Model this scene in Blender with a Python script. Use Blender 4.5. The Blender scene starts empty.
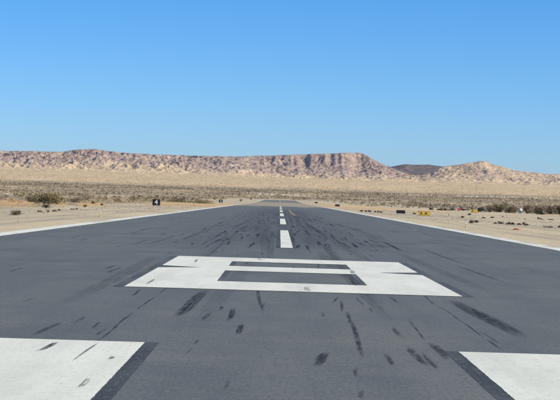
import bpy, bmesh, math, random, heapq
import numpy as np
from mathutils import Vector, Matrix

R = math.radians
scene = bpy.context.scene
C = scene.collection

# ------------------------------------------------------------------ camera, sky, sun, exposure
F_PX = 1870.0                 # focal length in pixels of the 560 px wide photograph
CAM_H = 1.658
CAM_X = -0.30
cam = bpy.data.cameras.new('camera'); cam.sensor_width = 36.0
cam.lens = 36.0 * F_PX / 560.0
cam.clip_start = 0.2; cam.clip_end = 60000
camo = bpy.data.objects.new('camera', cam); C.objects.link(camo)
camo.matrix_world = (Matrix.Translation((CAM_X, 0, CAM_H)) @ Matrix.Rotation(R(90 - 0.015), 4, 'X')
                     @ Matrix.Rotation(R(-0.015), 4, 'Y') @ Matrix.Rotation(0.030, 4, 'Z'))
scene.camera = camo

SUN_EL, SUN_AZ = 37.0, 108.0   # azimuth clockwise from the runway direction (+Y)
w = bpy.data.worlds.new('World'); scene.world = w; w.use_nodes = True
wn, wl = w.node_tree.nodes, w.node_tree.links
sky = wn.new('ShaderNodeTexSky'); sky.sky_type = 'NISHITA'; sky.sun_disc = False
sky.sun_elevation = R(SUN_EL); sky.sun_rotation = R(SUN_AZ)
sky.altitude = 0; sky.air_density = 0.75; sky.dust_density = 0.3; sky.ozone_density = 10.0
hsv = wn.new('ShaderNodeHueSaturation'); hsv.inputs['Saturation'].default_value = 1.16
wl.new(sky.outputs[0], hsv.inputs['Color']); wl.new(hsv.outputs[0], wn['Background'].inputs[0])
wn['Background'].inputs[1].default_value = 0.15
sun = bpy.data.lights.new('sun', 'SUN'); sun.energy = 5.0; sun.angle = R(0.53); sun.color = (1.0, 0.90, 0.63)
suno = bpy.data.objects.new('sun', sun); C.objects.link(suno)
sd = Vector((math.sin(R(SUN_AZ)) * math.cos(R(SUN_EL)), math.cos(R(SUN_AZ)) * math.cos(R(SUN_EL)), math.sin(R(SUN_EL))))
suno.rotation_euler = sd.to_track_quat('Z', 'Y').to_euler(); suno.location = (60, -40, 80)
vs = scene.view_settings; vs.view_transform = 'Standard'; vs.look = 'None'; vs.gamma = 1.0
vs.use_curve_mapping = False; vs.exposure = 0.0
scene.cycles.transparent_max_bounces = 32

rng = np.random.default_rng(7); random.seed(7)

# ------------------------------------------------------------------ helpers
def uv(x, y):                                   # photograph pixel -> level offsets from the vanishing point
    return (x - 279.5) + 0.03 * (y - 199.5), (y - 199.5) - 0.03 * (x - 279.5)

def ground_pt(x, y, D=None):                    # where a pixel of the photograph meets the ground
    u, v = uv(x, y)
    if D is None: D = F_PX * CAM_H / v
    return CAM_X + u * D / F_PX, D

PROF_Y = np.array([-4000, 0, 430, 560, 700, 900, 1135, 1300, 1600, 2000, 2600, 3200, 4000, 5200, 7000, 20000.])
PROF_Z = np.array([0, 0, 0, -.08, -.10, .12, .62, 1.25, 4.2, 8.8, 16.5, 25, 38.5, 62, 70, 75.])
def prof(y): return np.interp(y, PROF_Y, PROF_Z)

class Noise2:                                   # periodic value-gradient noise in numpy
    def __init__(s, seed):
        r = np.random.default_rng(seed); a = r.uniform(0, 2 * np.pi, (256, 256))
        s.gx, s.gy = np.cos(a), np.sin(a)
    def __call__(s, x, y):
        xi = np.floor(x).astype(int); yi = np.floor(y).astype(int); fx = x - xi; fy = y - yi
        ux = fx * fx * fx * (fx * (fx * 6 - 15) + 10); uy = fy * fy * fy * (fy * (fy * 6 - 15) + 10)
        def g(i, j):
            a, b = (xi + i) & 255, (yi + j) & 255
            return s.gx[a, b] * (fx - i) + s.gy[a, b] * (fy - j)
        return ((g(0, 0) * (1 - ux) + g(1, 0) * ux) * (1 - uy) + (g(0, 1) * (1 - ux) + g(1, 1) * ux) * uy) * 1.5
    def fbm(s, x, y, n=4, k=.5):
        t = 0; a = 1
        for i in range(n): t = t + a * s(x + 17.3 * i, y - 9.1 * i); x = x * 2.03; y = y * 2.03; a *= k
        return t
N1, N2, N3 = Noise2(1), Noise2(2), Noise2(3)
def sstep(a, b, x):
    t = np.clip((x - a) / (b - a), 0, 1); return t * t * (3 - 2 * t)

def mesh_obj(name, verts, faces, mat, parent=None, smooth=False):
    me = bpy.data.meshes.new(name)
    me.from_pydata([tuple(map(float, v)) for v in verts], [], [tuple(f) for f in faces]); me.update()
    return link(name, me, mat, parent, smooth)

def link(name, me, mat, parent=None, smooth=False):
    if mat: me.materials.append(mat)
    if smooth: me.polygons.foreach_set('use_smooth', np.ones(len(me.polygons), bool))
    o = bpy.data.objects.new(name, me); C.objects.link(o)
    if parent: o.parent = parent
    return o

def fast_mesh(name, V, Q):                      # V (n,3), Q (m,k) arrays
    me = bpy.data.meshes.new(name); k = Q.shape[1]
    me.vertices.add(len(V)); me.vertices.foreach_set('co', V.astype(np.float32).ravel())
    me.loops.add(Q.size); me.loops.foreach_set('vertex_index', Q.astype(np.int32).ravel())
    me.polygons.add(len(Q)); me.polygons.foreach_set('loop_start', np.arange(0, Q.size, k, dtype=np.int32))
    me.polygons.foreach_set('loop_total', np.full(len(Q), k, np.int32))
    me.update(calc_edges=True); me.validate()
    return me

def grid_quads(ny, nx):
    i = np.arange((ny - 1) * (nx - 1)); r, c = i // (nx - 1), i % (nx - 1); a = r * nx + c
    return np.stack([a, a + 1, a + nx + 1, a + nx], 1)

def add_attr(me, name, arr):
    at = me.attributes.new(name, 'FLOAT', 'POINT'); at.data.foreach_set('value', arr.astype(np.float32).ravel())

def empty(name, loc, rz=0.0):
    o = bpy.data.objects.new(name, None); o.empty_display_size = .2; C.objects.link(o)
    o.location = loc; o.rotation_euler = (0, 0, rz); return o

def tag(o, label=None, cat=None, group=None, kind=None):
    if label: o['label'] = label
    if cat: o['category'] = cat
    if group: o['group'] = group
    if kind: o['kind'] = kind
    return o

def bm_obj(name, bm, mat, parent=None, smooth=False):
    me = bpy.data.meshes.new(name); bm.normal_update(); bm.to_mesh(me); bm.free()
    return link(name, me, mat, parent, smooth)

def box(bm, c, s, bev=0.0):
    r = bmesh.ops.create_cube(bm, size=1); vs_ = r['verts']
    for v in vs_: v.co = Vector((v.co.x * s[0] + c[0], v.co.y * s[1] + c[1], v.co.z * s[2] + c[2]))
    if bev:
        es = {e for v in vs_ for e in v.link_edges}
        bmesh.ops.bevel(bm, geom=list(es), offset=bev, segments=2, affect='EDGES')

def cyl(bm, c, r0, r1, h, n=14):                # c = base centre
    m = Matrix.Translation((c[0], c[1], c[2] + h / 2))
    bmesh.ops.create_cone(bm, cap_ends=True, segments=n, radius1=r0, radius2=r1, depth=h, matrix=m)

# ------------------------------------------------------------------ materials
class NT:
    def __init__(s, name):
        s.m = bpy.data.materials.new(name); s.m.use_nodes = True
        s.t = s.m.node_tree; s.n = s.t.nodes; s.l = s.t.links; s.b = s.n['Principled BSDF']
        s.tc = s.n.new('ShaderNodeTexCoord')
    def new(s, t, **k):
        n = s.n.new(t)
        for a, b in k.items(): setattr(n, a, b)
        return n
    def link(s, a, b): s.l.new(a, b)
    def mapped(s, scale, src='Object'):
        m = s.new('ShaderNodeMapping'); m.inputs['Scale'].default_value = scale
        s.link(s.tc.outputs[src], m.inputs['Vector']); return m.outputs[0]
    def noise(s, scale, detail=4, rough=.55, vec=None, sc3=None):
        n = s.new('ShaderNodeTexNoise'); n.inputs['Scale'].default_value = scale
        n.inputs['Detail'].default_value = detail; n.inputs['Roughness'].default_value = rough
        v = vec if vec is not None else (s.mapped(sc3) if sc3 else s.tc.outputs['Object'])
        s.link(v, n.inputs['Vector']); return n.outputs['Fac']
    def ramp(s, f, a, b, lo=0.0, hi=1.0):
        r = s.new('ShaderNodeMapRange'); r.interpolation_type = 'SMOOTHSTEP'
        for i, v in zip(('From Min', 'From Max', 'To Min', 'To Max'), (a, b, lo, hi)): r.inputs[i].default_value = v
        s.link(f, r.inputs['Value']); return r.outputs['Result']
    def mix(s, f, a, b, blend='MIX'):
        m = s.new('ShaderNodeMix', data_type='RGBA', blend_type=blend)
        for i, v in ((0, f), (6, a), (7, b)):
            if isinstance(v, (int, float)): m.inputs[i].default_value = v
            elif isinstance(v, tuple): m.inputs[i].default_value = (*v, 1)
            else: s.link(v, m.inputs[i])
        return m.outputs[2]
    def math(s, op, a, b=0.0):
        m = s.new('ShaderNodeMath', operation=op)
        for i, v in ((0, a), (1, b)):
            if isinstance(v, (int, float)): m.inputs[i].default_value = v
            else: s.link(v, m.inputs[i])
        return m.outputs[0]
    def attr(s, name): return s.new('ShaderNodeAttribute', attribute_name=name).outputs['Fac']
    def bump(s, f, strength, dist):
        b = s.new('ShaderNodeBump'); b.inputs['Strength'].default_value = strength; b.inputs['Distance'].default_value = dist
        s.link(f, b.inputs['Height']); s.link(b.outputs[0], s.b.inputs['Normal'])
    def out(s, col, rough=.85, spec=.3):
        if isinstance(col, tuple): s.b.inputs['Base Color'].default_value = (*col, 1)
        else: s.link(col, s.b.inputs['Base Color'])
        s.b.inputs['Roughness'].default_value = rough; s.b.inputs['Specular IOR Level'].default_value = spec
        return s.m

def m_asphalt():
    t = NT('asphalt')
    big = t.noise(.16, 4, .6); streak = t.noise(1.0, 5, .6, sc3=(1.3, .045, 1)); fine = t.noise(42, 3, .75)
    mid = t.noise(2.2, 5, .65); lane = t.noise(1.0, 3, .6, sc3=(.35, .012, 1))
    c = t.mix(t.ramp(big, .3, .7), (.144, .160, .161), (.190, .201, .188))
    c = t.mix(t.ramp(lane, .35, .7, 0, .5), c, (.132, .149, .154))
    c = t.mix(t.ramp(streak, .42, .72, 0, .45), c, (.106, .120, .122))
    c = t.mix(t.ramp(mid, .45, .75, 0, .35), c, (.215, .218, .195))
    rub = t.noise(1.0, 5, .65, sc3=(1.1, .03, 1))
    c = t.mix(t.math('MULTIPLY', t.attr('rubber'), t.ramp(rub, .3, .62, .25, .85)), c, (.060, .066, .074))
    c = t.mix(t.ramp(fine, .40, .60, 0, .50), c, (.062, .068, .074))
    sm = t.noise(1.0, 4, .7, sc3=(26, 5.5, 1)); sm2 = t.noise(1.0, 4, .7, sc3=(7, 1.4, 1)); blot = t.noise(1.0, 4, .6, sc3=(.55, .16, 1))
    c = t.mix(t.ramp(blot, .48, .66, 0, .55), c, (.098, .111, .117)); c = t.mix(t.ramp(t.noise(.35, 4, .6), .52, .70, 0, .4), c, (.195, .198, .172))
    c = t.mix(t.ramp(sm, .50, .66, 0, .55), c, (.075, .082, .086)); c = t.mix(t.ramp(sm, .44, .30, 0, .40), c, (.27, .275, .265))
    c = t.mix(t.ramp(sm2, .54, .70, 0, .35), c, (.085, .093, .098))
    grit = t.noise(75, 2, .6)
    c = t.mix(t.ramp(grit, .60, .72, 0, .70), c, (.33, .33, .31))
    mirage_and_dust = t.attr('mirage_and_dust'); dn = t.noise(1.0, 5, .65, sc3=(.09, .02, 1))
    c = t.mix(t.math('MULTIPLY', mirage_and_dust, t.ramp(dn, .18, .42, .55, 1)), c, (.36, .30, .22))  # tan tint: painted heat shimmer on the far runway, dust on the taxiway
    t.bump(t.mix(.5, fine, grit), .35, .006)
    return t.out(c, .82, .28)

def m_paint(name, col, dirt):
    t = NT(name)
    a = t.noise(1.0, 5, .65, sc3=(1.6, .22, 1)); b = t.noise(34, 3, .7); d = t.noise(5, 5, .7)
    c = t.mix(t.ramp(a, .35, .70, 0, .7), col, dirt)
    c = t.mix(t.ramp(d, .50, .75, 0, .5), c, dirt)
    c = t.mix(t.ramp(t.noise(1.0, 4, .75, sc3=(22, 5, 1)), .52, .68, 0, .45), c, tuple(k * .72 for k in dirt))
    c = t.mix(t.ramp(b, .60, .74, 0, .55), c, (.20, .20, .19))
    c = t.mix(t.math('MULTIPLY', t.attr('mirage_and_dust'), .8), c, (.36, .30, .22))  # same tan tint: painted shimmer far off, sand drift on edge lines
    t.bump(b, .3, .004)
    return t.out(c, .75, .3)

def m_black_outline(name='black_paint', k=1.0):
    t = NT(name); f = t.noise(40, 3, .7); a = t.noise(1.0, 4, .6, sc3=(2, .3, 1))
    c = t.mix(t.ramp(a, .4, .7), (.050 * k, .056 * k, .060 * k), (.085 * k, .092 * k, .094 * k))
    c = t.mix(t.ramp(t.noise(1.0, 4, .7, sc3=(24, 5, 1)), .48, .66, 0, .6), c, (.13, .14, .14))
    c = t.mix(t.ramp(f, .62, .75, 0, .6), c, (.16, .16, .15))
    return t.out(c, .8, .28)

def m_rubber():
    t = NT('tyre_rubber')
    uvn = t.new('ShaderNodeUVMap'); sx = t.new('ShaderNodeSeparateXYZ'); t.link(uvn.outputs[0], sx.inputs[0])
    def bell(o, k):
        m = t.math('MULTIPLY', t.math('SUBTRACT', o, .5), 2.0); m = t.math('ABSOLUTE', m)
        return t.ramp(m, 1.0, k)
    e = t.math('MULTIPLY', bell(sx.outputs[0], .72), bell(sx.outputs[1], .45))
    n = t.noise(1.0, 5, .7, sc3=(14, 2.2, 1)); st = t.noise(1.0, 3, .6, sc3=(38, .9, 1)); gr = t.noise(60, 2, .6)
    al = t.math('MULTIPLY', e, t.ramp(n, .34, .52, .12, 1.0))
    al = t.math('MULTIPLY', al, t.ramp(st, .36, .56, .30, 1.0))
    al = t.math('MULTIPLY', al, t.ramp(gr, .62, .50, .55, 1.0))
    al = t.math('MULTIPLY', al, t.attr('strength'))
    t.link(al, t.b.inputs['Alpha'])
    return t.out((.028, .030, .034), .8, .2)

def m_tar():
    t = NT('tar_seal'); n = t.noise(1.0, 4, .6, sc3=(3, .5, 1))
    t.link(t.ramp(n, .38, .60, 0.0, .5), t.b.inputs['Alpha'])
    return t.out((.024, .025, .027), .7, .3)

def m_ground():
    t = NT('desert_ground')
    a = t.noise(.02, 6, .6); b = t.noise(.11, 5, .65); c2 = t.noise(.9, 4, .7); far = t.noise(.004, 5, .6); fine = t.noise(9, 3, .7)
    st = t.noise(1.0, 5, .65, sc3=(.05, .02, 1)); m3 = t.noise(.035, 6, .7)
    shoulder = t.mix(t.ramp(b, .3, .7), (.57, .475, .32), (.66, .555, .385))
    shoulder = t.mix(t.ramp(st, .42, .60, 0, .75), shoulder, (.44, .38, .285))
    shoulder = t.mix(t.ramp(c2, .45, .7, 0, .4), shoulder, (.42, .35, .245))
    plain = t.mix(t.ramp(b, .35, .65), (.32, .245, .16), (.50, .39, .255))
    plain = t.mix(t.ramp(st, .45, .62, 0, .7), plain, (.29, .245, .18))
    plain = t.mix(t.ramp(m3, .52, .64, 0, .7), plain, (.60, .49, .34))
    plain = t.mix(t.ramp(c2, .5, .68, 0, .5), plain, (.23, .19, .135))
    fan = t.mix(t.ramp(far, .35, .65), (.66, .49, .285), (.77, .59, .365))
    fan = t.mix(t.ramp(m3, .44, .58, 0, .75), fan, (.53, .395, .25))
    fan = t.mix(t.ramp(b, .50, .62, 0, .7), fan, (.43, .32, .205))
    col = t.mix(t.attr('plain'), shoulder, plain)
    col = t.mix(t.attr('fan'), col, fan)
    col = t.mix(t.math('MULTIPLY', t.attr('dry'), t.math('MULTIPLY', t.ramp(b, .33, .58, .6, 1), t.ramp(st, .36, .56, .5, 1))), col, (.70, .43, .18))
    col = t.mix(t.math('MULTIPLY', t.attr('track'), t.ramp(b, .3, .6, .2, .8)), col, (.33, .285, .215))
    col = t.mix(t.attr('pale'), col, (.80, .68, .52))
    col = t.mix(t.ramp(fine, .55, .72, 0, .35), col, (.25, .21, .16))
    t.bump(c2, .6, .15)
    return t.out(col, .95, .1)

def m_hills():
    t = NT('eroded_sandstone')
    a = t.noise(.006, 5, .6); b = t.noise(.035, 5, .65); z = t.noise(1.0, 4, .6, sc3=(.004, .004, .075)); f = t.noise(.22, 4, .7)
    sp = t.noise(.075, 4, .7)
    tan = t.mix(t.ramp(b, .3, .7), (.53, .40, .265), (.65, .50, .345))
    rock = t.mix(t.ramp(a, .35, .65), (.385, .28, .245), (.46, .36, .31))
    rock = t.mix(t.ramp(z, .42, .66, 0, .6), rock, (.345, .24, .21))
    rock = t.mix(t.ramp(b, .50, .68, 0, .7), rock, (.62, .51, .39))
    c = t.mix(t.attr('rock'), tan, rock)
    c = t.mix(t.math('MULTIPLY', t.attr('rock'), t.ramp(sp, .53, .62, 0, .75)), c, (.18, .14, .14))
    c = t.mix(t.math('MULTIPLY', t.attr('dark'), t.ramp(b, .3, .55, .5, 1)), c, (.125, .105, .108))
    c = t.mix(t.ramp(f, .55, .75, 0, .4), c, (.27, .20, .165))
    t.bump(f, .8, 1.6)
    return t.out(c, .95, .05)

def m_foliage(name, c0, c1):
    t = NT(name); n = t.noise(3.0, 3, .6); oi = t.new('ShaderNodeObjectInfo')
    c = t.mix(t.ramp(n, .35, .65), c0, c1)
    v = t.attr('tone'); c = t.mix(t.ramp(v, 0, 1, 0, .6), c, tuple(min(1, k * 1.7) for k in c1))
    return t.out(c, .9, .1)

def m_plain(name, col, rough=.5, spec=.4, var=.12, metal=0):
    t = NT(name); n = t.noise(6, 4, .65)
    c = t.mix(t.ramp(n, .35, .7), tuple(k * (1 - var) for k in col), tuple(min(1, k * (1 + var)) for k in col))
    t.b.inputs['Metallic'].default_value = metal
    return t.out(c, rough, spec)

M = dict(asphalt=m_asphalt(), white=m_paint('white_paint', (.81, .82, .735), (.63, .63, .56)),
         yellow=m_paint('yellow_paint', (.62, .38, .05), (.45, .30, .08)), outline=m_black_outline(), faded=m_black_outline('faded_black_paint', 1.45), rubber=m_rubber(), tar=m_tar(),
         ground=m_ground(), hills=m_hills(),
         leaf_olive=m_foliage('olive_foliage', (.185, .155, .078), (.25, .21, .11)),
         leaf_grey=m_foliage('grey_foliage', (.22, .168, .115), (.31, .24, .165)),
         leaf_dark=m_foliage('dark_foliage', (.085, .074, .055), (.135, .114, .084)),
         leaf_green=m_foliage('green_foliage', (.035, .045, .036), (.06, .072, .052)),
         leaf_gold=m_foliage('golden_grass', (.46, .30, .13), (.60, .40, .18)),
         twig=m_plain('dry_twig', (.15, .115, .085), .9, .1),
         sign_black=m_plain('black_sign_face', (.014, .015, .019), .45), sign_white=m_plain('white_sign_legend', (.82, .82, .80), .4),
         sign_yellow=m_plain('yellow_sign_face', (.80, .52, .035), .4), sign_red=m_plain('red_sign_face', (.62, .10, .075), .4),
         steel=m_plain('galvanised_steel', (.42, .42, .41), .5, .5, .15, .6), stake=m_plain('yellow_stake', (.78, .50, .07), .5),
         lens=m_plain('clear_lens', (.80, .77, .66), .15, .6), tank=m_plain('white_tank_paint', (.80, .81, .82), .4),
         orange=m_plain('orange_plastic', (.62, .15, .06), .6), stone=m_plain('desert_stone', (.30, .25, .19), .9, .1, .35), concrete=m_plain('concrete', (.42, .40, .36), .9, .2))

# ------------------------------------------------------------------ ground sheet
def axis(parts):
    out = []
    for a, b, st in parts: out.append(np.arange(a, b, st))
    return np.concatenate(out + [[parts[-1][1]]])
YR = axis([(-4000, -200, 475), (-200, 0, 25), (0, 460, 2.5), (460, 1400, 5), (1400, 3000, 10), (3000, 5600, 26), (5600, 20000, 1200)])
xs = axis([(0, 12, 4), (12, 36, .5), (36, 120, 2.2), (120, 480, 5), (480, 1000, 20), (1000, 9000, 800)])
XR = np.concatenate([-xs[:0:-1], xs])
GX, GY = np.meshgrid(XR, YR)
off = sstep(12.6, 22, np.abs(GX)) * sstep(-50, 40, GY)
def ground_z(X, Y):
    o = sstep(12.6, 24, np.abs(X)) + 0 * Y
    far = np.clip((Y - 300) / 1500, 0, 1)
    bump_ = (.16 * N1.fbm(X / 9, Y / 14, 4) + .35 * N2.fbm(X / 60, Y / 90, 3) * (.4 + 2.2 * far)) * sstep(18, 60, np.abs(X) + .10 * np.maximum(Y - 1250, 0))
    return prof(Y) - .035 + bump_ * np.clip(1.3 - Y / 9000, .2, 1) + .05 * N3.fbm(X / 3, Y / 5, 3) * o
GZ = ground_z(GX, GY)
GZ = np.where(np.abs(GX) < 12.2, np.where((GY < 1300), prof(GY) - .035, GZ), GZ)
me = fast_mesh('desert_ground', np.stack([GX, GY, GZ], -1).reshape(-1, 3), grid_quads(len(YR), len(XR)))
warp = 40 * N1.fbm(GX / 120, GY / 200, 3)
sh_w = 25 + .012 * np.clip(GY, 0, 900) + 7 * N2.fbm(GX / 25, GY / 60, 3)
sh_w = sh_w + np.where(GX > 0, 30, -2)
plain = sstep(0, 9, np.abs(GX) - sh_w) * (1 - 0)
plain = np.maximum(plain, sstep(1290, 1400, GY))
fan = sstep(2500, 3000, GY + 3 * warp)
fan = np.maximum(fan, .55 * sstep(.15, .5, N3.fbm(GX / 70, GY / 260, 4)) * sstep(700, 1500, GY))
def patch(x0, x1, y, D0, D1, soft=.25):          # ground patch seen between two columns of the photograph
    u0, u1 = uv(x0, y)[0], uv(x1, y)[0]
    uu = (GX - CAM_X) * F_PX / np.maximum(GY, 1) + 3 * N1.fbm(GX / 9, GY / 30, 3) * 2
    yy = GY + 25 * N2.fbm(GX / 12, GY / 50, 3)
    e = (u1 - u0) * soft; g = (D1 - D0) * .3
    return sstep(u0 - e, u0 + e, uu) * (1 - sstep(u1 - e, u1 + e, uu)) * sstep(D0 - g, D0 + g, yy) * (1 - sstep(D1 - g, D1 + g, yy))
dry = np.zeros_like(GX)
for a in ((24, 40, 201, 240, 330), (55, 66, 203, 250, 330), (0, 26, 205, 230, 330), (78, 104, 204, 270, 350), (148, 232, 201, 330, 520), (196, 236, 203, 360, 560),
          (318, 372, 204, 470, 900), (345, 400, 205, 420, 620), (375, 450, 207, 420, 560)):
    dry = np.maximum(dry, patch(*a) * (.95 if a[0] < 240 else .65))
dry = np.maximum(dry, .55 * sstep(.25, .6, N2.fbm(GX / 22, GY / 120, 3)) * sstep(250, 400, GY) * (1 - sstep(900, 1500, GY)) * plain)
pale = np.maximum(sstep(2180, 2240, GY + .5 * warp) * (1 - sstep(2330, 2400, GY + .5 * warp)) * sstep(60, 220, GX),
                  .7 * patch(255, 310, 196, 1700, 1850) + .8 * patch(-10, 60, 192, 900, 1100) + .6 * patch(95, 140, 195, 1000, 1200))
wv = 1.2 * N3.fbm(GX * 0 + .5, GY / 160, 3)
track = sum(np.exp(-((np.abs(GX) - c0 - wv) / .55) ** 2) * (.5 + .5 * sstep(-.2, .3, N1.fbm(GX * 0 + c0, GY / 40, 2))) for c0 in (14.9, 17.0, 20.6, 22.6, 33))
for nm, ar in (('track', np.clip(track, 0, 1)), ('plain', plain), ('fan', fan), ('dry', dry), ('pale', np.clip(pale, 0, 1))): add_attr(me, nm, ar)
tag(link('desert_ground', me, M['ground'], smooth=True), kind='structure')

# ------------------------------------------------------------------ runway
RW_END = 1290.0
ys = np.unique(np.concatenate([YR[(YR >= -100) & (YR <= RW_END)], [-100, RW_END]]))
def edge_x(side, y): return side * (11.46 + .07 * N1.fbm(y / 5.0 + side * 40, y * 0 + .3, 4) + .05 * N2.fbm(y / .9, y * 0 + 3.7 * side, 2))
cols = 41
V = []
for y in ys:
    l, r = edge_x(-1, np.array([y]))[0], edge_x(1, np.array([y]))[0]
    for k in range(cols): V.append((l + (r - l) * k / (cols - 1), y, prof(y)))
V = np.array(V)
me = fast_mesh('runway', V, grid_quads(len(ys), cols))
add_attr(me, 'mirage_and_dust', sstep(385, 520, V[:, 1] + 30 * N1.fbm(V[:, 0] / 4, V[:, 1] / 60, 3)) * (1 - .75 * sstep(820, 1020, V[:, 1])))  # heat-shimmer band of the far runway, painted into the asphalt colour
add_attr(me, 'rubber', np.exp(-(np.abs(V[:, 0]) / 4.2) ** 3) * sstep(52, 80, V[:, 1]) * (1 - .8 * sstep(230, 380, V[:, 1])))
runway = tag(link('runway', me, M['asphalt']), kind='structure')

def strip(name, x0, x1, y0, y1, z, mat, step=.5, jit=.006, parent=runway, fl=None, fr=None):
    """painted strip along the runway: left and right edge sampled, a little uneven"""
    n = max(2, int((y1 - y0) / step) + 1); yy = np.linspace(y0, y1, n)
    if n > 400:
        yy = np.unique(np.concatenate([np.linspace(y0, min(y1, 130), 200), ys[(ys > 130) & (ys < y1)], [y1]]) if y1 > 130 else yy)
    jl = jit * N2.fbm(yy / .16, yy * 0 + x0 * 3.1, 3); jr = jit * N3.fbm(yy / .16, yy * 0 + x1 * 2.3, 3)
    L = (fl(yy) if fl else x0) + jl; Rr = (fr(yy) if fr else x1) + jr
    zz = prof(yy) + z + np.clip((yy - 150) / 1000, 0, 1) * z * 3
    ye = yy.copy()
    V = np.concatenate([np.stack([L, ye, zz], 1), np.stack([Rr, ye, zz], 1)]); m = len(yy); i = np.arange(m - 1)
    me = fast_mesh(name, V, np.stack([i, i + m, i + m + 1, i + 1], 1))
    add_attr(me, 'mirage_and_dust', np.concatenate([sstep(385, 520, yy)] * 2) * .9)  # far markings take the painted shimmer tint too
    return me if parent is None else link(name, me, mat, parent)

Z1, Z2, Z3 = .004, .008, .012
# threshold stripes
for k in (-10.52, -7.02, -3.52, 1.77, 5.27, 8.77):
    strip('stripe_outline', k - .16, k + 1.75 + .16, -24.8, 21.1 + .05, .0015, M['outline'], .12, .006)
    strip('threshold_stripe', k, k + 1.75, -24.6, 21.1, .0045, M['white'], .12, .006)
# designator
NY, FT = 33.77, 18.29 / 60
WO, WI = 3.06, 1.49
def joined(name, pieces, mat, z):
    Vs, Qs, o = [], [], 0
    for p in pieces:
        me = strip(name, *p[:4], z, None, .12, .006, None, *(p[4:] if len(p) > 4 else ()))
        n = len(me.vertices); v = np.empty(n * 3, np.float32); me.vertices.foreach_get('co', v); Vs.append(v.reshape(-1, 3))
        q = np.empty(len(me.loops), np.int32); me.loops.foreach_get('vertex_index', q); Qs.append(q.reshape(-1, 4) + o); o += n
        bpy.data.meshes.remove(me)
    return link(name, fast_mesh(name, np.concatenate(Vs), np.concatenate(Qs)), mat, runway)
yw, wop = NY + 33.6 * FT, .72
def notch(y): return np.clip(1 - np.abs(y - yw) / wop, 0, 1) * 1.0
nl = lambda y: -WO + notch(y); nr = lambda y: WO - notch(y)
ft = lambda a: NY + a * FT
joined('numeral_outline', [(-WO - .2, -WO - .004, ft(0) - .06, ft(60) + .06, None, lambda y: -WO - .004 + notch(y)),
                           (WO + .004, WO + .2, ft(0) - .06, ft(60) + .06, lambda y: WO + .004 - notch(y), None),
                           (-WI + .004, -WI + .13, ft(10.8), ft(29)), (WI - .13, WI - .004, ft(10.8), ft(29)),
                           (-WI + .004, -WI + .13, ft(38.5), ft(49.7)), (WI - .13, WI - .004, ft(38.5), ft(49.7))], M['faded'], Z1)
joined('runway_numeral', [(-WO, WO, ft(0), ft(10.8)), (-WO, -WI, ft(10.8), ft(29)), (WI, WO, ft(10.8), ft(29)),
                          (-WO, WO, ft(29), ft(38.5), nl, nr), (-WO, -WI, ft(38.5), ft(49.7)), (WI, WO, ft(38.5), ft(49.7)),
                          (-WO, WO, ft(49.7), ft(60))], M['white'], Z2)
# centre line
y0 = 64.25
while y0 < RW_END - 40:
    if y0 < 260: strip('centre_line_outline', -.36, .36, y0 - .15, y0 + 36.7, Z1, M['outline'], 1.0, .012)
    strip('centre_line_stripe', -.21, .21, y0, y0 + 36.58, Z2, M['white'], 1.0, .006)
    y0 += 60.96
# edge lines
for s in (-1, 1):
    a, b = (s * 10.55, s * 11.4) if s > 0 else (s * 11.4, s * 10.55)
    e = strip('edge_line', a, b, -100, RW_END, Z2, M['white'], .5, .03)
    v = np.empty(len(e.data.vertices) * 3, np.float32); e.data.vertices.foreach_get('co', v); v = v.reshape(-1, 3)
    drift = sstep(.0, .55, N1.fbm(v[:, 0] / 1.5, v[:, 1] / 6, 4)) * .75 * sstep(10.8, 11.4, np.abs(v[:, 0]))
    e.data.attributes['mirage_and_dust'].data.foreach_set('value', np.maximum(sstep(385, 520, v[:, 1]) * .9, drift).astype(np.float32))  # painted shimmer tint far off, sand drift along the outer edge
# yellow lead-off line
strip('lead_off_line', 1.2, 1.36, 196, 300, Z2, M['yellow'], 1.0, .005, runway,
      lambda y: 1.18 + .0 * y + np.clip((240 - y) / 40, 0, 2) ** 2 * .12, lambda y: 1.32 + np.clip((240 - y) / 40, 0, 2) ** 2 * .12)
# paving joints
for x in (-2.32, 2.33, -6.2, 6.3):
    f = lambda y, x=x: x + .035 * N1.fbm(y / 4, y * 0 + x, 4)
    strip('paving_joint', x, x + .03, 8, 260, .002, M['tar'], .5, .006, runway, f, lambda y, f=f: f(y) + (.028 if abs(x) < 3 else .02))

# tyre marks, each a thin film of rubber
def mark_geo(X0, Y0, X1, Y1, wd, z):
    t = np.linspace(0, 1, 7); P = np.stack([X0 + (X1 - X0) * t, Y0 + (Y1 - Y0) * t], 1)
    wob = wd * .15 * np.sin(t * 5 + X0 * 7)
    V, UV = [], []
    for i in range(7):
        for k in (0, .5, 1):
            V.append((P[i, 0] + (k - .5) * wd * (.30 + .70 * math.sin(math.pi * (.08 + .84 * t[i])) ** .8) + wob[i], P[i, 1], z)); UV.append((k, t[i]))
    Q = [(i * 3 + k, i * 3 + k + 1, i * 3 + k + 4, i * 3 + k + 3) for i in range(6) for k in (0, 1)]
    return V, UV, Q
def mark_obj(name, geos, kind=None):
    V, UV, Q, S, o = [], [], [], [], 0
    for (v, u, q), st in geos:
        V += v; UV += u; Q += [tuple(i + o for i in f) for f in q]; S += [st] * len(v); o += len(v)
    me = fast_mesh(name, np.array(V), np.array(Q)); lay = me.uv_layers.new(name='UVMap')
    idx = np.array(Q).ravel(); lay.data.foreach_set('uv', np.array(UV, np.float32)[idx].ravel()); add_attr(me, 'strength', np.array(S))
    o = link(name, me, M['rubber'], runway)
    if kind: o['kind'] = kind
    return o
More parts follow.
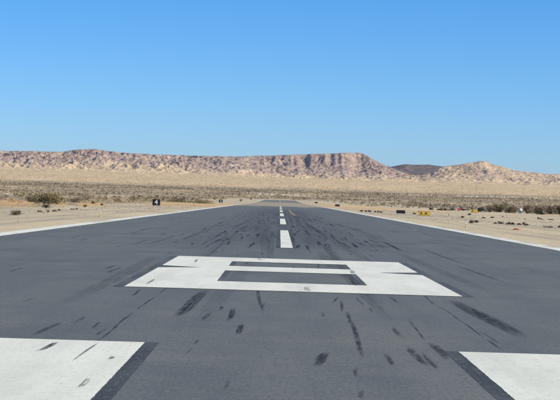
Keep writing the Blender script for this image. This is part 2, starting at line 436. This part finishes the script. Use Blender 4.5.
MARKS = [  # near end x,y  far end x,y  width px at the near end, strength
    (35, 353, 60, 341.6, 7, 1), (71, 363, 100, 342, 3, .8), (32, 337, 62, 322, 7, .6), (172, 319, 210, 289, 15, .75), (176, 318, 196, 300, 4, .9),
    (228, 322, 235, 308, 6, 1), (237, 335, 244, 324, 6.5, 1), (315, 367, 329, 352, 11, 1), (365, 361, 350, 317, 5, .95), (404, 338, 392, 327, 4, .8),
    (431, 368, 406, 346, 8, .85), (452, 361, 428, 342, 9, .8), (527, 341, 452, 299, 22, .8), (505, 328, 470, 309, 8, .55), (10, 272, 24, 267.5, 3, .7),
    (107, 273, 121, 267.5, 3.5, .7), (21, 303, 36, 298, 3, .6), (92, 329, 102, 322, 4, .6), (145, 285, 156, 279, 3, .7), (195, 263, 198, 259, 2.5, .9),
    (470, 266, 418, 248, 3, .65), (511, 285, 452, 264, 2.2, .95), (345, 246, 329, 235, 2.5, .9), (335, 227, 329, 223.5, 1.8, .9), (344, 227.5, 336, 223.5, 1.8, .95),
    (355, 236.5, 346, 232, 1.8, .95), (308, 292, 307, 287, 6, .5), (262, 261, 258, 258, 4, .45), (355, 275, 350, 270, 5, .7), (334, 303, 338, 297, 3, .7), (357, 287, 352, 278, 4, .7),
    (343, 313, 341, 300, 2.5, .9), (351, 325, 347, 311, 3, .9), (325, 318, 322, 312, 2.2, .7), (390, 361, 386, 354, 4, .7), (204, 321, 210, 312, 5, .6), (226, 390, 230, 380, 4, .5),
    (186, 356, 192, 348, 3, .4), (110, 360, 113, 357, 5, .8), (358, 378, 355, 368, 3, .7), (364, 400, 361, 390, 4, .8), (393, 366, 389, 358, 4, .8), (263, 308, 266, 302, 2.5, .5), (196, 345, 199, 339, 3, .6)]
for m in MARKS:
    X0, Y0 = ground_pt(m[0], m[1]); X1, Y1 = ground_pt(m[2], m[3])
    mark_obj('tyre_mark', [(mark_geo(X0, Y0, X1, Y1, m[4] * Y0 / F_PX * 1.1, Z3 + .002 * random.random()), m[5] * .85)])
geos = []
for k in range(730):
    side = random.choice((-1, 1)); Y = random.uniform(55, 330) if k < 690 else random.uniform(14, 70)
    X = (side * abs(random.gauss(2.0, 1.2)) if random.random() < .8 else random.uniform(-9, 9)) - (.3 if side < 0 else 0)
    L = random.uniform(1.2, 10) * (1 if Y > 60 else .3); wd = random.uniform(.05, .16) * (1 if Y > 60 else .55)
    if random.random() < .12: L *= 3; wd *= .8
    geos.append((mark_geo(X, Y, X + random.gauss(0, .012) * L, Y + L, wd, .0050 + .0004 * (k % 6)), random.uniform(.25, .85)))
for k in range(46):                               # long faint touchdown streaks
    X = random.gauss(0, 1.8); Y = random.uniform(18, 200); L = random.uniform(20, 70)
    geos.append((mark_geo(X, Y, X + random.gauss(0, .25), Y + L, random.uniform(.15, .45), .0024 + .0003 * (k % 5)), random.uniform(.10, .26)))
mark_obj('rubber_specks', geos, 'stuff')

# taxiway beyond the right shoulder
def paved(name, pts, z=.02):
    V = []; n = 40
    for i in range(n):
        t = i / (n - 1)
        for (a, b) in (pts[:2], pts[2:]):
            x = a[0] + (b[0] - a[0]) * t; y = a[1] + (b[1] - a[1]) * t; V.append((x, y, float(ground_z(np.array([x]), np.array([y]))[0]) + .16 + z))
    me = fast_mesh(name, np.array(V), np.array([(2 * i, 2 * i + 1, 2 * i + 3, 2 * i + 2) for i in range(n - 1)])); add_attr(me, 'mirage_and_dust', np.full(len(V), .35))
    return tag(link(name, me, M['asphalt']), kind='structure')
paved('taxiway', [(52, 980), (105, 930), (52, 1120), (112, 1060)])

# ------------------------------------------------------------------ hills: drainage-carved badlands
def boxblur(a, r):
    for ax in (0, 1):
        p = np.pad(a, [(r + 1, r) if i == ax else (0, 0) for i in (0, 1)], mode='edge'); c = np.cumsum(p, ax)
        n = a.shape[ax]
        a = (np.take(c, np.arange(2 * r + 1, 2 * r + 1 + n), ax) - np.take(c, np.arange(n), ax)) / (2 * r + 1)
    return a
def drainage(ny, nx, dx, seed, ks, theta=.45, iters=14, maxs=1.05):
    n = ny * nx; J, I = np.mgrid[0:ny, 0:nx]
    nz = Noise2(seed); z = J * .25 + 7 * nz.fbm(I / 22, J / 22, 4) + np.random.default_rng(seed).uniform(0, .8, (ny, nx))
    # first receivers by priority flood from the foot of the slope
    zf = z.ravel().tolist(); rc = np.arange(n); seen = bytearray(n); h = []
    for c in range(nx): heapq.heappush(h, (zf[c], c)); seen[c] = 1
    order_nb = [(-1, 0), (1, 0), (0, -1), (0, 1), (-1, -1), (1, 1), (-1, 1), (1, -1)]
    rcl = list(range(n))
    while h:
        zz, p = heapq.heappop(h); j, i = divmod(p, nx)
        for dj, di in order_nb:
            a, b = j + dj, i + di
            if 0 <= a < ny and 0 <= b < nx:
                q = a * nx + b
                if not seen[q]:
                    seen[q] = 1; rcl[q] = p; heapq.heappush(h, (max(zf[q], zz + 1e-4), q))
    rc = np.array(rcl)
    jj, ii = J.ravel(), I.ravel(); erod = np.exp(.35 * nz.fbm(ii / 9., jj / 9., 3)) * ks.ravel()
    levels = 11
    for it in range(iters):
        d = dx * np.hypot(jj - jj[rc], ii - ii[rc]); root = rc == np.arange(n)
        A = np.full(n, dx * dx); r = np.where(root, n, rc)
        for _ in range(levels):
            A = A + np.bincount(r, A, n + 1)[:n]; r = np.append(r, n)[r]
        S = np.minimum(erod * A ** -theta, maxs)
        zz = np.where(root, 0, S * d); r = np.where(root, n, rc)
        for _ in range(levels):
            zz = zz + np.append(zz, 0)[r]; r = np.append(r, n)[r]
        Z = zz.reshape(ny, nx)
        if it == iters - 1: break
        best = np.full((ny, nx), 0.0); nrc = np.arange(n).reshape(ny, nx).copy(); P = np.pad(Z, 1, constant_values=1e9)
        idx = np.arange(n).reshape(ny, nx)
        for dj, di in order_nb:
            sl = (Z - P[1 + dj:1 + dj + ny, 1 + di:1 + di + nx]) / math.hypot(dj, di); m = sl > best
            nrc = np.where(m, idx + dj * nx + di, nrc); best = np.where(m, sl, best)
        nrc[0] = idx[0]; rc = nrc.ravel()
    return Z

def skyline(pts):
    u, e = zip(*[(uv(x, y)[0], -uv(x, y)[1]) for x, y in pts])
    return lambda q: np.interp(q, u, e)
sky_near = skyline([(-60, 152), (0, 151), (30, 151), (50, 151.5), (62, 152), (76, 149.5), (95, 149), (108, 151), (120, 152.5), (140, 153.5), (160, 154.5), (200, 156), (240, 156.3), (280, 155), (320, 153.5),
                    (345, 152.7), (358, 152.5), (364, 153.5), (370, 157), (378, 162), (388, 166.6), (400, 171.5), (410, 175), (420, 175.5), (430, 173), (438, 169), (446, 166), (460, 164.5), (472, 162.5),
                    (480, 161), (486, 161), (493, 164.5), (503, 166.5), (512, 169.5), (525, 171.5), (545, 173.5), (560, 174.5), (620, 176)])
dx = 3.0; HX = np.arange(-1200, 1200, dx); HY = np.arange(5300, 6700, dx); ny, nx = len(HY), len(HX)
hx, hy = np.meshgrid(HX, HY)
uu = (hx - CAM_X) * F_PX / hy
right = sstep(110, 175, uu)                      # softer, sandier hills to the right
ks = np.where(True, 3.4 - 1.5 * right, 0)
zc = drainage(ny, nx, dx, 11, ks)
big = boxblur(boxblur(zc, 13), 13); res = zc - big
half = res[::2, ::2]; half = np.concatenate([half, half[::-1]], 0); half = np.concatenate([half, half[:, ::-1]], 1)[:ny, :nx]
res = .62 * res + .62 * np.roll(half, 37, 1)
Yc = 6120 + 90 * N1.fbm(hx / 240, hx * 0 + .4, 4) + 45 * N2.fbm(hx / 55, hx * 0 + 2.2, 3)
uc = (hx - CAM_X) * F_PX / np.minimum(hy, Yc)
top = CAM_H + sky_near(uc) * Yc / F_PX
t = np.clip((hy - 5420) / (Yc - 5420), 0, 1)
mesa = sstep(-60, 20, uc) * (1 - sstep(80, 105, uc))
shape = t ** (1.05 + .5 * mesa) * (1 - .36 * mesa) + .36 * mesa * sstep(.80, 1, t)
base = prof(hy) - 3.0
E_ = base + (top - base) * shape
amp = sstep(.06, .3, t) * (1 - .86 * sstep(.90, 1.0, t)) * (1 - .35 * right)
Hz = E_ + res * amp * 1.15 + sstep(.02, .15, t) * (1 - .7 * sstep(.93, 1, t)) * (5 * N3.fbm(hx / 90, hy / 90, 5) * (.5 + right) + 1.1 * N2.fbm(hx / 11, hy / 11, 3))
side = 1 - sstep(1060, 1190, np.abs(hx)); Hz = base - 4 + (Hz - base + 4) * side
lim = CAM_H + sky_near(uu) * hy / F_PX + .9 * N2.fbm(hx / 14, hy * 0 + 1.7, 3) + .5
Hz = lim - np.logaddexp(0, (lim - Hz) / 1.2) * 1.2
Hz = np.where(hy > Yc, np.minimum(Hz, top - .004 * (hy - Yc) + .5), Hz)
me = fast_mesh('badland_hills', np.stack([hx, hy, Hz], -1).reshape(-1, 3), grid_quads(ny, nx))
rock = sstep(.16, .5, t + .12 * N1.fbm(hx / 130, hy / 200, 4)) * (1 - .72 * right * (1 - .7 * sstep(.1, .5, N2.fbm(hx / 140, hy / 120, 4))))
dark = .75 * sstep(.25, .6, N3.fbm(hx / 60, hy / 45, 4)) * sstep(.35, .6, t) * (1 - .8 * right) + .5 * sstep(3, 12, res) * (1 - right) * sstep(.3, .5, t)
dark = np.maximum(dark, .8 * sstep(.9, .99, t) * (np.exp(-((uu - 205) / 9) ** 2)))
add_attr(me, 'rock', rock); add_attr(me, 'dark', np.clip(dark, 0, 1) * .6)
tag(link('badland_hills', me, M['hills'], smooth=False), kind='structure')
# darker ridge behind the gap in the hills
sky_far = skyline([(340, 176), (372, 172), (386, 168), (396, 165.6), (405, 164), (416, 164.8), (428, 164.6), (438, 165.8), (450, 167.5), (470, 171), (500, 176)])
dx2 = 6.0; X2 = np.arange(150, 1150, dx2); Y2 = np.arange(7300, 8700, dx2); ny2, nx2 = len(Y2), len(X2); ax, ay = np.meshgrid(X2, Y2)
zc2 = drainage(ny2, nx2, dx2, 23, np.full((ny2, nx2), 2.6), iters=9); res2 = zc2 - boxblur(boxblur(zc2, 16), 16)
t2 = np.clip((ay - 7300) / 900, 0, 1); uc2 = (ax - CAM_X) * F_PX / np.minimum(ay, 8200)
top2 = CAM_H + sky_far(uc2) * 8200 / F_PX; b2 = 68
Rz = b2 + (top2 - b2) * t2 ** .8 + res2 * .7 * sstep(.02, .2, t2) * (1 - .85 * sstep(.9, 1, t2))
Rz = np.where(ay > 8200, top2 - .3 * (ay - 8200), Rz)
me = fast_mesh('distant_ridge', np.stack([ax, ay, Rz], -1).reshape(-1, 3), grid_quads(ny2, nx2))
add_attr(me, 'rock', np.ones_like(ax)); add_attr(me, 'dark', np.full_like(ax, 1.0))
tag(link('distant_ridge', me, M['hills']), kind='structure')

# ------------------------------------------------------------------ shrubs
def clump_tris(n, wx, wy, h, leaf, seed, flat=.55):
    """leaf-sized triangles spread through a few lobes of a low crown"""
    r = np.random.default_rng(seed); k = max(3, int(4 + n / 160))
    lc = np.stack([r.uniform(-.33, .33, k) * wx, r.uniform(-.33, .33, k) * wy, r.uniform(.12, .66, k) * h], 1)
    lr = r.uniform(.35, .62, k)
    w_ = r.integers(0, k, n); d = r.normal(size=(n, 3)); d /= np.linalg.norm(d, axis=1)[:, None]
    rad = r.uniform(.25, 1, n) ** .5
    P = lc[w_] + d * (rad * lr[w_])[:, None] * np.array([wx * .5, wy * .5, h * flat])
    P[:, 2] = np.clip(P[:, 2], .02, None)
    a = r.normal(size=(n, 3)); b = r.normal(size=(n, 3)); a /= np.linalg.norm(a, axis=1)[:, None]; b /= np.linalg.norm(b, axis=1)[:, None]
    s = leaf * r.uniform(.6, 1.5, n)[:, None]
    V = np.stack([P + a * s, P - a * s * .6 + b * s * .5, P - b * s], 1).reshape(-1, 3); V[:, 2] = np.maximum(V[:, 2], 0)
    tone = np.repeat(np.clip(r.normal(.25, .3, n), 0, 1), 3)
    return V, tone
def foliage_obj(V, tone, mat, parent):
    me = fast_mesh('foliage', V, np.arange(len(V)).reshape(-1, 3)); add_attr(me, 'tone', tone)
    return link('foliage', me, mat, parent)
def twigs_obj(wx, wy, h, seed, parent, n=9, th=.012):
    r = random.Random(seed); bm = bmesh.new()
    for i in range(n):
        a = r.uniform(0, 6.28); q = r.uniform(.15, .42); e = Vector((math.cos(a) * wx * q, math.sin(a) * wy * q, h * r.uniform(.55, .95)))
        p0 = Vector((math.cos(a) * wx * .05, math.sin(a) * wy * .05, 0)); mid = p0.lerp(e, .5) + Vector((r.uniform(-.06, .06) * wx, 0, h * .08))
        pr = None
        for p, t_ in ((p0, th * (1 + h)), (mid, th * .7 * (1 + h)), (e, th * .3)):
            ring = [bm.verts.new(p + Vector((math.cos(k * 2.094) * t_, math.sin(k * 2.094) * t_, 0))) for k in range(3)]
            if pr:
                for k in range(3): bm.faces.new((pr[k], pr[(k + 1) % 3], ring[(k + 1) % 3], ring[k]))
            pr = ring
    return bm_obj('stems', bm, M['twig'], parent)
seedc = [100]
def shrub(name, x, y, wpx, hpx, mat, label, group=None, D=None, n=420, cat='shrub', ar=.8):
    """x, y: foot of the plant in the photograph; wpx, hpx its size there"""
    X, Y = ground_pt(x, y, D); W_, H_ = wpx * Y / F_PX, hpx * Y / F_PX
    z = float(ground_z(np.array([X]), np.array([Y]))[0]) - .02
    o = tag(empty(name, (X, Y, z)), label, cat, group); seedc[0] += 1
    V, tn = clump_tris(n, W_, W_ * ar, H_, max(.022 * Y / 100, .06 * H_), seedc[0])
    foliage_obj(V, tn, M[mat], o); twigs_obj(W_, W_ * ar, H_, seedc[0], o, 9 if hpx < 8 else 16, .010 if hpx < 8 else .02)
    return o
ORD = ['first', 'second', 'third', 'fourth', 'fifth', 'sixth', 'seventh', 'eighth', 'ninth', 'tenth', 'eleventh', 'twelfth']
# left of the runway
shrub('round_shrub', 14.5, 214.5, 13.5, 7, 'leaf_dark', 'rounded dark grey shrub alone on the sand at the far left', n=900)
shrub('creosote_bush', 46, 202.5, 34, 13.5, 'leaf_olive', 'large olive creosote bush, the biggest on the left side', n=2600, D=285)
shrub('creosote_bush', 33, 198.5, 15, 8, 'leaf_dark', 'dark brown bush growing into the left side of the big olive bush', n=1000, D=300)
shrub('creosote_bush', 74, 198.5, 20, 5.5, 'leaf_dark', 'low dark spreading bush right of the big olive bush', n=900, D=330)
shrub('desert_shrub', 46, 208, 9, 5.5, 'leaf_dark', 'small dark shrub in front of the big olive bush', n=600)
for i, (x, y, w_, h_) in enumerate([(40, 211.5, 5, 2.2), (48, 211.3, 4, 2.5), (55, 210.7, 6, 2), (59, 210.3, 3.5, 1.8)]):
    shrub('low_shrub', x, y, w_, h_, 'leaf_dark', ORD[i] + ' low dark shrub from left in the left sand row', 'low shrubs in a row on the left sand', n=200)
for i, (x, y, w_, h_) in enumerate([(72, 209.3, 5, 1.6), (77, 208.8, 2.5, 2), (85.5, 207, 3.5, 2.8), (94, 203.5, 5, 3), (102, 205, 3.5, 3)]):
    shrub('low_shrub', x, y, w_, h_, 'leaf_dark', ORD[i] + ' small dark shrub between big olive bush and numbered sign', 'small shrubs between the olive bush and the sign', n=200)
shrub('smoke_bush', 179, 194, 13, 4, 'leaf_dark', 'dark flat topped bush standing behind the tawny strip on the left', n=800, D=620)
for i, (x, y, w_) in enumerate([(178, 198.8, 30), (203, 199.3, 26)]):
    shrub('tawny_brush', x, y, w_, 4.2, 'leaf_olive', ('left' if i == 0 else 'right') + ' half of the long brown brush strip behind the tawny grass', 'brown brush strip', n=1500, D=520, ar=.35, cat='brush')
# right of the runway
for i, (x, y, w_, h_) in enumerate([(361, 211.5, 3.5, 2.3), (365.5, 211.6, 3, 2), (369.5, 211.8, 3.5, 3), (375, 212, 3, 1.6), (378.5, 212.3, 3.5, 2.2), (381.5, 212.6, 2.5, 2)]):
    shrub('low_shrub', x, y, w_, h_, 'leaf_dark', ORD[i] + ' small dark shrub from left in row beside wide black sign', 'small shrubs left of the black sign', n=220)
shrub('grey_shrub', 420, 212, 5.5, 4.5, 'leaf_grey', 'upright grey shrub right behind the near yellow sign', n=500, D=300)
shrub('low_shrub', 414.5, 212.2, 3.5, 2, 'leaf_dark', 'tiny dark shrub between the black sign and the near yellow sign', n=180, D=300)
shrub('mound_shrub', 473.5, 222.8, 9.5, 3.8, 'leaf_dark', 'dark mound shaped shrub alone on the sand below the far yellow sign', n=700)
shrub('low_shrub', 462.5, 217.6, 3.2, 2.3, 'leaf_dark', 'small dark shrub on the sand below the red sign', n=220)
shrub('low_shrub', 469.5, 214.8, 5, 2.2, 'leaf_dark', 'low shrub just under the far yellow sign', n=260)
shrub('low_shrub', 483.5, 218, 4, 1.4, 'leaf_dark', 'low flat shrub on sand between yellow sign and shrub row', n=200)
for i, (x, y, w_, h_) in enumerate([(495.5, 223.2, 4, 1.8), (500.5, 223.4, 6, 3), (507.5, 224, 8, 3.4), (512.5, 224.1, 5, 3.2), (518.5, 224.2, 6.5, 2.6), (525, 225.3, 7, 4.4)]):
    shrub('low_shrub', x, y, w_, h_, 'leaf_dark', ORD[i] + ' dark shrub from the left in the near row on the right sand', 'near row of shrubs on the right sand', n=420)
for i, (x, y, w_, h_) in enumerate([(492.5, 217.8, 4, 2), (502.5, 216.4, 1.6, 1), (524.5, 219, 2, 1.2), (539.5, 219, 5, 2.6), (543, 219.7, 4, 1.4), (550.5, 219.6, 6.5, 1.9), (548.5, 227, 10, 2.8), (559, 227, 5, 3.2)]):
    shrub('low_shrub', x, y, w_, h_, 'leaf_dark', ORD[i] + ' from left of the scattered dark shrubs on the right sand', 'scattered shrubs on the right sand', n=260)
for i, (x, y, w_, h_, mt, lb) in enumerate([
        (481, 211.4, 9, 5.5, 'leaf_green', 'dark green mesquite behind the far yellow sign'),
        (490, 212, 13, 8, 'leaf_grey', 'grey mesquite just right of the dark green one'),
        (500, 212.5, 15, 10.5, 'leaf_olive', 'olive grey mesquite, tallest left of the white tank'),
        (511, 213, 13, 10, 'leaf_grey', 'grey mesquite touching the left side of the white tank'),
        (527, 213, 13, 10, 'leaf_grey', 'grey mesquite just right of the white tank'),
        (540.5, 213.2, 9.5, 4.2, 'leaf_green', 'low very dark green bush at the foot of the right mesquites'),
        (538, 212.6, 12, 10, 'leaf_grey', 'grey mesquite rising behind the low dark green bush'),
        (550, 213.3, 14, 11, 'leaf_grey', 'bulky grey mesquite second from the right edge'),
        (560, 213.8, 12, 11.5, 'leaf_olive', 'olive mesquite cut by the right edge of the picture')]):
    shrub('mesquite_tree', x, y, w_, h_, mt, lb, 'mesquites on the right', D=480 if mt != 'leaf_green' else 455, n=1300, cat='tree')
for i, (x, y, w_) in enumerate([(440, 207.8, 7), (452, 208.6, 8), (431, 206.2, 6), (446, 211, 5), (464, 208.6, 10)]):
    shrub('desert_shrub', x, y, w_, 3, 'leaf_dark', ['dark low brush left of the red sign', 'dark low brush just behind the red sign', 'small brush above the near yellow sign',
          'small shrub on sand between the two yellow signs', 'dark wide brush between red and far yellow signs'][i], 'brush near the red sign', D=560, n=420)

# uncountable scrub of the plain
def scrub(name, n, dlo, dhi, mat, leafn, hlo, hhi, seed, keep, lf=.30):
    r = np.random.default_rng(seed)
    Y = np.sqrt(r.uniform(dlo ** 2, dhi ** 2, n)); X = r.uniform(-1, 1, n) * Y * .175
    nz = N1.fbm(X / 60, Y / 160, 3) + .35 * N2.fbm(X / 14, Y / 30, 2); m = keep(X, Y, nz, r.uniform(0, 1, n)); X, Y = X[m], Y[m]; k = len(X)
    h = r.uniform(hlo, hhi, k) * (1 + .5 * (r.uniform(0, 1, k) > .9)); wd = h * r.uniform(.9, 1.7, k); z = ground_z(X, Y)
    d = r.normal(size=(k, leafn, 3)); d /= np.linalg.norm(d, axis=2)[..., None]; d[..., 2] = np.abs(d[..., 2])
    P = d * (r.uniform(.3, 1, (k, leafn)) ** .5)[..., None] * np.stack([wd * .55, wd * .55, h * .85], 1)[:, None, :]
    a = r.normal(size=(k, leafn, 3)); b = r.normal(size=(k, leafn, 3)); s = (h * lf)[:, None, None] * r.uniform(.5, 1.2, (k, leafn, 1))
    T = np.stack([P + a * s * .6, P - a * s * .4 + b * s * .4, P - b * s * .6], 2) + np.stack([X, Y, z], 1)[:, None, None, :]
    V = T.reshape(-1, 3); me = fast_mesh(name, V, np.arange(len(V)).reshape(-1, 3)); add_attr(me, 'tone', np.repeat(np.clip(r.normal(.25, .3, k), 0, 1), leafn * 3))
    return tag(link(name, me, M[mat]), kind='stuff')
def off_rw(X, Y): return (np.abs(X) > 27 + .008 * np.minimum(Y, 900) + np.where(X > 0, 30, 0) * (Y < 700)) | (Y > 1330)
for nm, mt, sd, q0, sg in (('grey_scrub', 'leaf_grey', 41, .26, 1.2), ('olive_scrub', 'leaf_olive', 42, .17, -1.2), ('dark_scrub', 'leaf_dark', 43, .10, .6)):
    scrub(nm, {41: 16000, 42: 11000, 43: 5000}[sd], 650, 2380, mt, 14, .5, 1.5, sd, lambda X, Y, n, q: off_rw(X, Y) & (q < q0 + sg * n + .2 * (Y > 1300) + .45 * (Y > 1950)))
    scrub('near_' + nm, 900, 190, 650, mt, 80, .25, .85, sd + 20, lambda X, Y, n, q: off_rw(X, Y) & (q < q0 + .25 + sg * n), .12)
scrub('sparse_fan_scrub', 15000, 2350, 5400, 'leaf_grey', 8, .8, 2.0, 44, lambda X, Y, n, q: (q < .45 + 1.2 * n) & (q < 1.2 - (Y - 2400) / 3600))
scrub('dry_grass', 9000, 230, 900, 'leaf_gold', 14, .12, .38, 45, lambda X, Y, n, q: (np.abs(X) > 26 + np.where(X > 0, 28, 0)) & (q < .10 + 1.4 * n))

# loose stones on the shoulders
r = np.random.default_rng(77); n = 9000; Y = np.sqrt(r.uniform(60 ** 2, 420 ** 2, n)); X = np.where(r.uniform(0, 1, n) < .5, -1, 1) * (11.9 + np.abs(r.normal(0, 12, n)) + r.uniform(0, 14, n))
oct_ = np.array([(1, 0, 0), (0, 1, 0), (-1, 0, 0), (0, -1, 0), (0, 0, .8), (0, 0, -.5)]); fo = np.array([(0, 1, 4), (1, 2, 4), (2, 3, 4), (3, 0, 4), (1, 0, 5), (2, 1, 5), (3, 2, 5), (0, 3, 5)])
sz = r.lognormal(-3.3, .5, n)
V = (oct_[None] * r.uniform(.6, 1.3, (n, 6, 1)) * sz[:, None, None]) + np.stack([X, Y, ground_z(X, Y)], 1)[:, None, :]
Q = (fo[None] + 6 * np.arange(n)[:, None, None]).reshape(-1, 3)
tag(link('shoulder_stones', fast_mesh('shoulder_stones', V.reshape(-1, 3), Q), M['stone']), kind='stuff')

# ------------------------------------------------------------------ runway furniture
def gz(X, Y): return float(ground_z(np.array([X]), np.array([Y]))[0])
def legend(text, size, mat, parent, name, loc, wide=1.0):
    cu = bpy.data.curves.new('legend', 'FONT'); cu.body = text; cu.size = size; cu.align_x = 'CENTER'; cu.align_y = 'CENTER'; cu.extrude = .006; cu.offset = size * .018
    tmp = bpy.data.objects.new('legend', cu); C.objects.link(tmp)
    me = bpy.data.meshes.new_from_object(tmp.evaluated_get(bpy.context.evaluated_depsgraph_get())); bpy.data.objects.remove(tmp); bpy.data.curves.remove(cu)
    o = link(name, me, mat, parent); o.location = loc; o.rotation_euler = (R(90), 0, 0); o.scale = (wide, 1, 1); return o
def sign(name, X, Y, W_, H_, z0, face, label, cat='sign', group=None, legends=(), cells=1, legs=2):
    o = tag(empty(name, (X, Y, gz(X, Y))), label, cat, group)
    for k in range(cells):
        bm = bmesh.new(); cw = W_ / cells; box(bm, (-W_ / 2 + cw * (k + .5), 0, z0 + H_ / 2), (cw - (.05 if cells > 1 else 0), .16, H_), .025)
        bm_obj('panel', bm, M[face], o)
    bm = bmesh.new(); box(bm, (0, .012, z0 + H_ + .022), (W_ + .03, .19, .03), .006); bm_obj('top_rail', bm, M['sign_black' if face == 'sign_black' else 'steel'], o)
    bm = bmesh.new(); box(bm, (0, .012, z0 - .022), (W_ + .03, .19, .03), .006); bm_obj('bottom_rail', bm, M['sign_black' if face == 'sign_black' else 'steel'], o)
    for k in range(legs):
        bm = bmesh.new(); lx = W_ * (.34 * (2 * k / (legs - 1) - 1)); cyl(bm, (lx, 0, -.04), .03, .03, z0 + .005); cyl(bm, (lx, 0, -.04), .075, .075, .075)
        bm_obj('leg', bm, M['steel'], o)
    bm = bmesh.new(); box(bm, (0, 0, -.01), (W_ + .5, .8, .09), .02); bm_obj('footing', bm, M['concrete'], o)
    for (tx, dx_, dz, sz, mt, wd) in legends: legend(tx, sz, M[mt], o, 'legend', (dx_, -.084, z0 + H_ / 2 + dz), wd)
    return o
for k, (n_, D) in enumerate((('4', 278), ('3', 583), ('2', 888), ('1', 1193))):
    sign('distance_sign', -18.6, D, 1.15, .86, .30, 'sign_black', 'black distance sign with white ' + n_ + ', ' + ['nearest', 'second nearest', 'second farthest', 'farthest'][k] + ' on the left shoulder',
         group='distance signs on the left', legends=[(n_, 0, .0, .95, 'sign_white', 1.0)])
sign('black_sign', 17.9, 280, 1.32, .44, .17, 'sign_black', 'low wide black sign back between the shrub row and near yellow sign', group='black sign backs on the right')
sign('black_sign', 18.0, 590, 1.45, .55, .20, 'sign_black', 'low black sign back on the tawny patch right of the runway', group='black sign backs on the right')
sign('black_sign', 18.0, 930, 1.35, .60, .20, 'sign_black', 'farthest tiny black sign back near the end of the right edge line', group='black sign backs on the right')
X, Y = ground_pt(424.2, 216)
sign('taxi_sign', X, Y, 1.66, .56, .10, 'sign_yellow', 'near yellow taxiway sign of two panels with black letters', legends=[('A', -.42, 0, .52, 'sign_black', 1.0), ('A', .22, 0, .52, 'sign_black', 1.0)], cells=2)
X, Y = ground_pt(474.2, 212.7)
sign('taxi_sign', X, Y, 1.6, .62, .12, 'sign_yellow', 'far yellow taxiway sign in front of the dark green mesquite', legends=[('A', -.42, 0, .6, 'sign_black', 1.2)], cells=2)
X, Y = ground_pt(459, 211.3)
sign('holding_sign', X, Y, .85, .6, .12, 'sign_red', 'small red holding sign left of the far yellow sign')

def edge_light(X, Y, label, group):
    o = tag(empty('edge_light', (X, Y, gz(X, Y))), label, 'runway light', group)
    bm = bmesh.new(); cyl(bm, (0, 0, -.02), .15, .14, .05, 16); bm_obj('base_plate', bm, M['concrete'], o)
    bm = bmesh.new(); cyl(bm, (0, 0, .03), .032, .026, .22); cyl(bm, (0, 0, .24), .062, .066, .035); bm_obj('stake', bm, M['stake'], o)
    bm = bmesh.new(); cyl(bm, (0, 0, .275), .055, .05, .07, 14); cyl(bm, (0, 0, .345), .05, .018, .028, 14); bm_obj('lens', bm, M['lens'], o)
    return o
for s, nm in ((-1, 'left'), (1, 'right')):
    for k in range(10):
        edge_light(s * 13.6, 139 + 61 * k, ORD[k] + ' nearest yellow staked runway light along the ' + nm + ' edge', 'runway edge lights')

# white tank among the mesquites
X, Y = ground_pt(520.2, 212.6, 482); o = tag(empty('white_tank', (X, Y, gz(X, Y))), 'small white domed tank among the grey mesquites', 'tank')
bm = bmesh.new(); pr = None
for r_, z_ in ((.50, 0), (.52, .06), (.52, .78), (.47, .98), (.33, 1.12), (.14, 1.18)):
    ring = [bm.verts.new((math.cos(a * math.tau / 24) * r_, math.sin(a * math.tau / 24) * r_, z_)) for a in range(24)]
    if pr:
        for a in range(24): bm.faces.new((pr[a], pr[(a + 1) % 24], ring[(a + 1) % 24], ring[a]))
    pr = ring
bm.faces.new(pr); bm_obj('shell', bm, M['tank'], o, True)
bm = bmesh.new(); cyl(bm, (0, 0, 1.17), .15, .13, .08, 16); bm_obj('lid', bm, M['tank'], o)
bm = bmesh.new(); box(bm, (0, 0, -.05), (1.3, 1.3, .10), .02); bm_obj('pad', bm, M['concrete'], o)
# orange piece on the sand
X, Y = ground_pt(516, 229.3); o = tag(empty('orange_marker', (X, Y, gz(X, Y) - .01)), 'flat orange plastic marker lying on the right sand', 'marker')
bm = bmesh.new(); box(bm, (0, 0, .025), (.56, .42, .05), .02); bm_obj('base', bm, M['orange'], o)
bm = bmesh.new(); box(bm, (.02, 0, .085), (.34, .24, .07), .025); bm_obj('raised_body', bm, M['orange'], o)

# ------------------------------------------------------------------ the air
hm = bpy.data.materials.new('thin_haze'); hm.use_nodes = True; hn = hm.node_tree.nodes; hn.remove(hn['Principled BSDF'])
pv = hn.new('ShaderNodeVolumePrincipled'); pv.inputs['Color'].default_value = (.86, .92, 1, 1); pv.inputs['Density'].default_value = 1.7e-5; pv.inputs['Anisotropy'].default_value = .2
hm.node_tree.links.new(pv.outputs[0], hn['Material Output'].inputs['Volume'])
bm = bmesh.new(); box(bm, (0, 7900, 115), (19000, 25000, 250)); o = bm_obj('haze', bm, hm); tag(o, kind='stuff')
